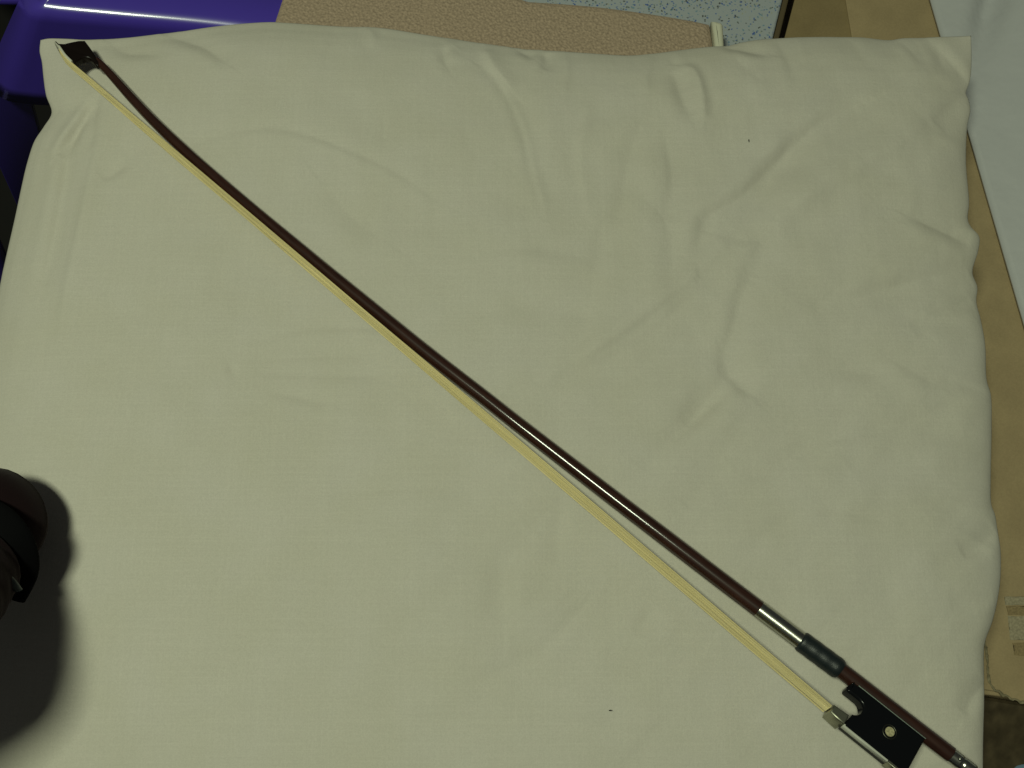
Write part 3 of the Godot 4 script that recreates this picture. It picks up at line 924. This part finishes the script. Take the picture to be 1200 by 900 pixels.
	for k in 20:
		var q: Vector2 = lining[0].lerp(lining[2], k / 19.0)
		lp.append(Vector3(q.x, side - 0.0003, q.y))
	put("silver_lining", tube(lp, [0.0004], 8), mat(lin(0.40, 0.46, 0.40), 0.35, 0.5, 1.0), frog)
	var sl := [Vector2(-0.0554, 0.0303), Vector2(-0.0267, 0.0298)]
	put("pearl_slide", strip(sl[0], sl[1], 0.0013, 0.0052, 0.0006), mat(lin(0.55, 0.55, 0.47), 0.35, 0.5), frog)
	var hp := [Vector2(-0.0264, 0.0298), Vector2(-0.0163, 0.0297)]
	put("heel_plate", strip(hp[0], hp[1], -0.003, 0.0053, 0.0008), tarnished, frog)
	# button that turns the screw: metal ring, ebony band, metal cap
	var b0 := Vector3([Vector2(0.0005, -0.0002)][0].x, 0, [Vector2(0.0005, -0.0002)][0].y)
	var b1 := Vector3([Vector2(0.0159, -0.0008)][0].x, 0, [Vector2(0.0159, -0.0008)][0].y)
	var bp := []
	var br := []
	for k in 33:
		var t := k / 32.0
		bp.append(b0.lerp(b1, t))
		var r := 0.0042
		if absf(t - 0.42) < 0.07:
			r = 0.0039
		if t > 0.85:
			r = 0.0042 * sqrt(maxf(0.05, 1.0 - pow((t - 0.85) / 0.152, 2)))
		br.append(r)
	var button := put("button", tube(bp, br, 8), metal, bow)
	var dot := SphereMesh.new()
	dot.radius = 0.0011
	dot.height = 0.0022
	put("button_pin", dot, metal, button, b0.lerp(b1, 0.25) + Vector3(0, 0.0036, 0.0006))


func stick_mesh(path: Array, rad: Array) -> ArrayMesh:
	var sides := 24
	var st := SurfaceTool.new()
	st.begin(Mesh.PRIMITIVE_TRIANGLES)
	st.set_smooth_group(0)
	for i in path.size():
		var d: Vector3 = (path[mini(i + 1, path.size() - 1)] - path[maxi(i - 1, 0)]).normalized()
		var x := d.cross(Vector3.UP).normalized()
		var y := x.cross(d).normalized()
		# round along its length, eight-sided under the frog
		var flat := smoothstep(-0.083, -0.078, path[i].x)
		for k in sides + 1:
			var ang := TAU * k / sides + PI / 8
			var oct := cos(PI / 8) / cos(fposmod(ang, PI / 4) - PI / 8)
			var r: float = rad[i] * lerpf(1.0, minf(oct, 1.06), flat)
			st.set_uv(Vector2(path[i].x * 4.0, k / float(sides)))
			st.add_vertex(path[i] + x * cos(ang) * r + y * sin(ang) * r)
	add_grid(st, 0, sides + 1, path.size(), true, false)
	st.generate_normals()
	return st.commit()


func grain() -> ImageTexture:
	var w := 1024
	var h := 64
	var n := FastNoiseLite.new()
	n.seed = 8
	n.frequency = 0.02
	n.fractal_octaves = 4
	var im := Image.create(w, h, false, Image.FORMAT_RGB8)
	for y in h:
		for x in w:
			var v := 0.5 + 0.5 * n.get_noise_2d(x * 0.35, y * 7.0)
			var p := 0.5 + 0.5 * n.get_noise_2d(x * 1.2 + 400, y * 22.0)
			var c := Color(0.55, 0.5, 0.5).lerp(Color(1.0, 1.0, 1.0), clampf(0.65 * v + 0.45 * p, 0, 1))
			im.set_pixel(x, y, c)
	return ImageTexture.create_from_image(im)


func strands() -> ImageTexture:
	var im := Image.create(64, 64, false, Image.FORMAT_RGB8)
	var r := RandomNumberGenerator.new()
	r.seed = 90
	for y in 64:
		var v := r.randf_range(0.86, 1.0)
		for x in 64:
			im.set_pixel(x, y, Color(v, v, v * r.randf_range(0.94, 1.0)))
	return ImageTexture.create_from_image(im)


# the ribbon of hair: many fine strands, narrower at the tip, side by side
func hair_mesh(line: Array) -> ArrayMesh:
	var r := RandomNumberGenerator.new()
	r.seed = 64
	var axis := []
	for q in line:
		axis.append(Vector3(q.x, 0, q.y))
	var steps := 44
	var mid := []
	for k in steps:
		mid.append(along(axis, pow(k / (steps - 1.0), 1.35)))
	var st := SurfaceTool.new()
	st.begin(Mesh.PRIMITIVE_TRIANGLES)
	st.set_smooth_group(0)
	var first := 0
	for s in 150:
		var across := r.randf_range(-1, 1)
		var deep := r.randf_range(-1, 1)
		var tint := r.randf()
		var wob := r.randf() * TAU
		var thick := r.randf_range(0.00012, 0.0002)
		for k in steps:
			var t := k / (steps - 1.0)
			var half := lerpf(0.0026, 0.0050, smoothstep(0.0, 0.9, t)) * (0.55 + 0.45 * smoothstep(0.0, 0.06, t))
			var c: Vector3 = mid[k] + Vector3(0, across * half, deep * lerpf(0.0006, 0.0009, t))
			c.z += (0.00025 if s < 144 else 0.0011) * sin(wob + t * 9.0) * smoothstep(0.0, 0.2, t) * smoothstep(1.0, 0.9, t)
			c.y += 0.0003 * sin(wob * 1.7 + t * 7.0)
			for j in 4:
				var ang := TAU * j / 4
				st.set_uv(Vector2(t, tint))
				st.add_vertex(c + Vector3(0, cos(ang) * thick, sin(ang) * thick))
		add_grid(st, first, 4, steps, true, true)
		first += steps * 4
	st.generate_normals()
	return st.commit()


# a thin plate that follows a line in (x, z), of some half width in y
func plate(line: Array, half: float, thick: float) -> ArrayMesh:
	var axis := []
	for q in line:
		axis.append(Vector3(q.x, 0, q.y))
	var rings := []
	for k in 16:
		var t := k / 15.0
		var c := along(axis, t)
		var d := (along(axis, minf(1, t + 0.05)) - along(axis, maxf(0, t - 0.05))).normalized()
		var o := Vector3(-d.z, 0, d.x) * thick
		var h := half * minf(1.0, 0.25 + t * 2.2)
		rings.append(PackedVector3Array([c + Vector3(0, -h, 0) - o * 0.6, c + Vector3(0, h, 0) - o * 0.6, c + Vector3(0, h, 0) + o * 0.4, c + Vector3(0, -h, 0) + o * 0.4]))
	return rings_mesh(rings, false)


# a flat strip on the frog's underside from a to b, between two heights, standing a little proud
func strip(a: Vector2, b: Vector2, y0: float, y1: float, proud: float) -> ArrayMesh:
	var d := (b - a).normalized()
	var o := Vector2(-d.y, d.x)
	if o.y < 0:
		o = -o
	return slab([a - o * 0.001, b - o * 0.001, b + o * proud, a + o * proud], y0, y1, 0.0002, 2)


# ---------------------------------------------------------------- bag and lint
func build_bag() -> void:
	var t := thing("shoulder_bag", Vector3(-0.3299, 0.5900, 0.1387))
	tag(t, "dark maroon and black padded bag end at the pillow's left edge", "bag")
	var maroon := mat(lin(0.011, 0.005, 0.006), 0.85, 0.2)
	maroon.rim_enabled = true
	maroon.rim = 0.3
	var black := mat(lin(0.0045, 0.0045, 0.005), 0.9, 0.12)
	var c := Vector3(-0.3299, 0.5900, 0.1387)
	var ends := [Vector3(-0.2914, 0.6250, 0.1045), Vector3(-0.2933, 0.6300, 0.1092), Vector3(-0.2959, 0.6420, 0.1187), Vector3(-0.2934, 0.6760, 0.1473), Vector3(-0.3001, 0.7000, 0.1712), Vector3(-0.3255, 0.7200, 0.1842)]
	var thick := [0.016, 0.027, 0.028, 0.033, 0.045, 0.05]
	var body := []
	var br := []
	for k in 60:
		var u := k / 59.0
		body.append(along(ends, u) - c)
		var at := u * 5.0 * 0.999
		var r := lerpf(thick[int(at)], thick[int(at) + 1], smoothstep(0, 1, at - int(at)))
		br.append(r + 0.0005 * sin(k * 1.3))
	put("body", tube(body, br, 28), maroon, t)
	var pad := []
	for k in 21:
		var a := PI * k / 20.0
		var ring := PackedVector3Array()
		for n in 32:
			var b := TAU * n / 32
			var r := 1.0 + 0.03 * sin(3.0 * b + 1.0)
			# a slight edge all round, where the two halves are sewn together
			r += 0.035 * exp(-pow((a - PI / 2) / 0.1, 2))
			ring.append(Vector3(sin(a) * cos(b) * 0.0315 * r, -cos(a) * 0.026, sin(a) * sin(b) * 0.0315 * r))
		pad.append(ring)
	put("padded_end", rings_mesh(pad, false, false), maroon, t, Vector3(-0.2988, 0.6225, 0.0914) - c)
	var strap := []
	for k in 30:
		strap.append(along([Vector3(-0.3017, 0.6470, 0.0837), Vector3(-0.2818, 0.6510, 0.0921), Vector3(-0.2710, 0.6490, 0.1021), Vector3(-0.2688, 0.6400, 0.1118), Vector3(-0.2726, 0.6280, 0.1203), Vector3(-0.2819, 0.6180, 0.1323)], k / 29.0) - c)
	put("strap", tube(strap, [0.0075], 14, 0.3, Vector3(0.5, 1, 0.1)), black, t)
	var clasp := []
	for k in 16:
		clasp.append(along([Vector3(-0.2791, 0.6550, 0.1243), Vector3(-0.2721, 0.6540, 0.1251), Vector3(-0.2684, 0.6510, 0.1283), Vector3(-0.2667, 0.6450, 0.1320)], k / 15.0) - c)
	put("clasp", tube(clasp, [0.0022], 10, 0.5), mat(lin(0.045, 0.055, 0.055), 0.4, 0.5), t)


func build_lint() -> void:
	var m := mat(lin(0.02, 0.02, 0.02), 0.9, 0.2)
	var spots := [Vector3(0.1586, 0.5930, -0.1739), Vector3(0.0557, 0.5935, 0.1928), Vector3(0.2691, 0.5880, 0.0622)]
	var labels := ["tiny dark lint speck on the pillow's upper right part", "tiny dark lint speck on the pillow left of the bow's frog", "tiny dark lint speck near the pillow's right edge"]
	for i in 3:
		var rings := []
		for k in 7:
			var a := PI * k / 6.0
			var ring := PackedVector3Array()
			for j in 8:
				var b := TAU * j / 8
				ring.append(Vector3(-cos(a) * 0.0007, 0.0002 + sin(a) * cos(b) * 0.0003, sin(a) * sin(b) * 0.0004 + 0.0003 * sin(a * 2.0)))
			rings.append(ring)
		var o := put("lint_speck", rings_mesh(rings, true, false), m, null, spots[i])
		o.rotation.y = 0.7 + i * 1.9
		tag(o, labels[i], "lint", "dark lint specks on the pillow")
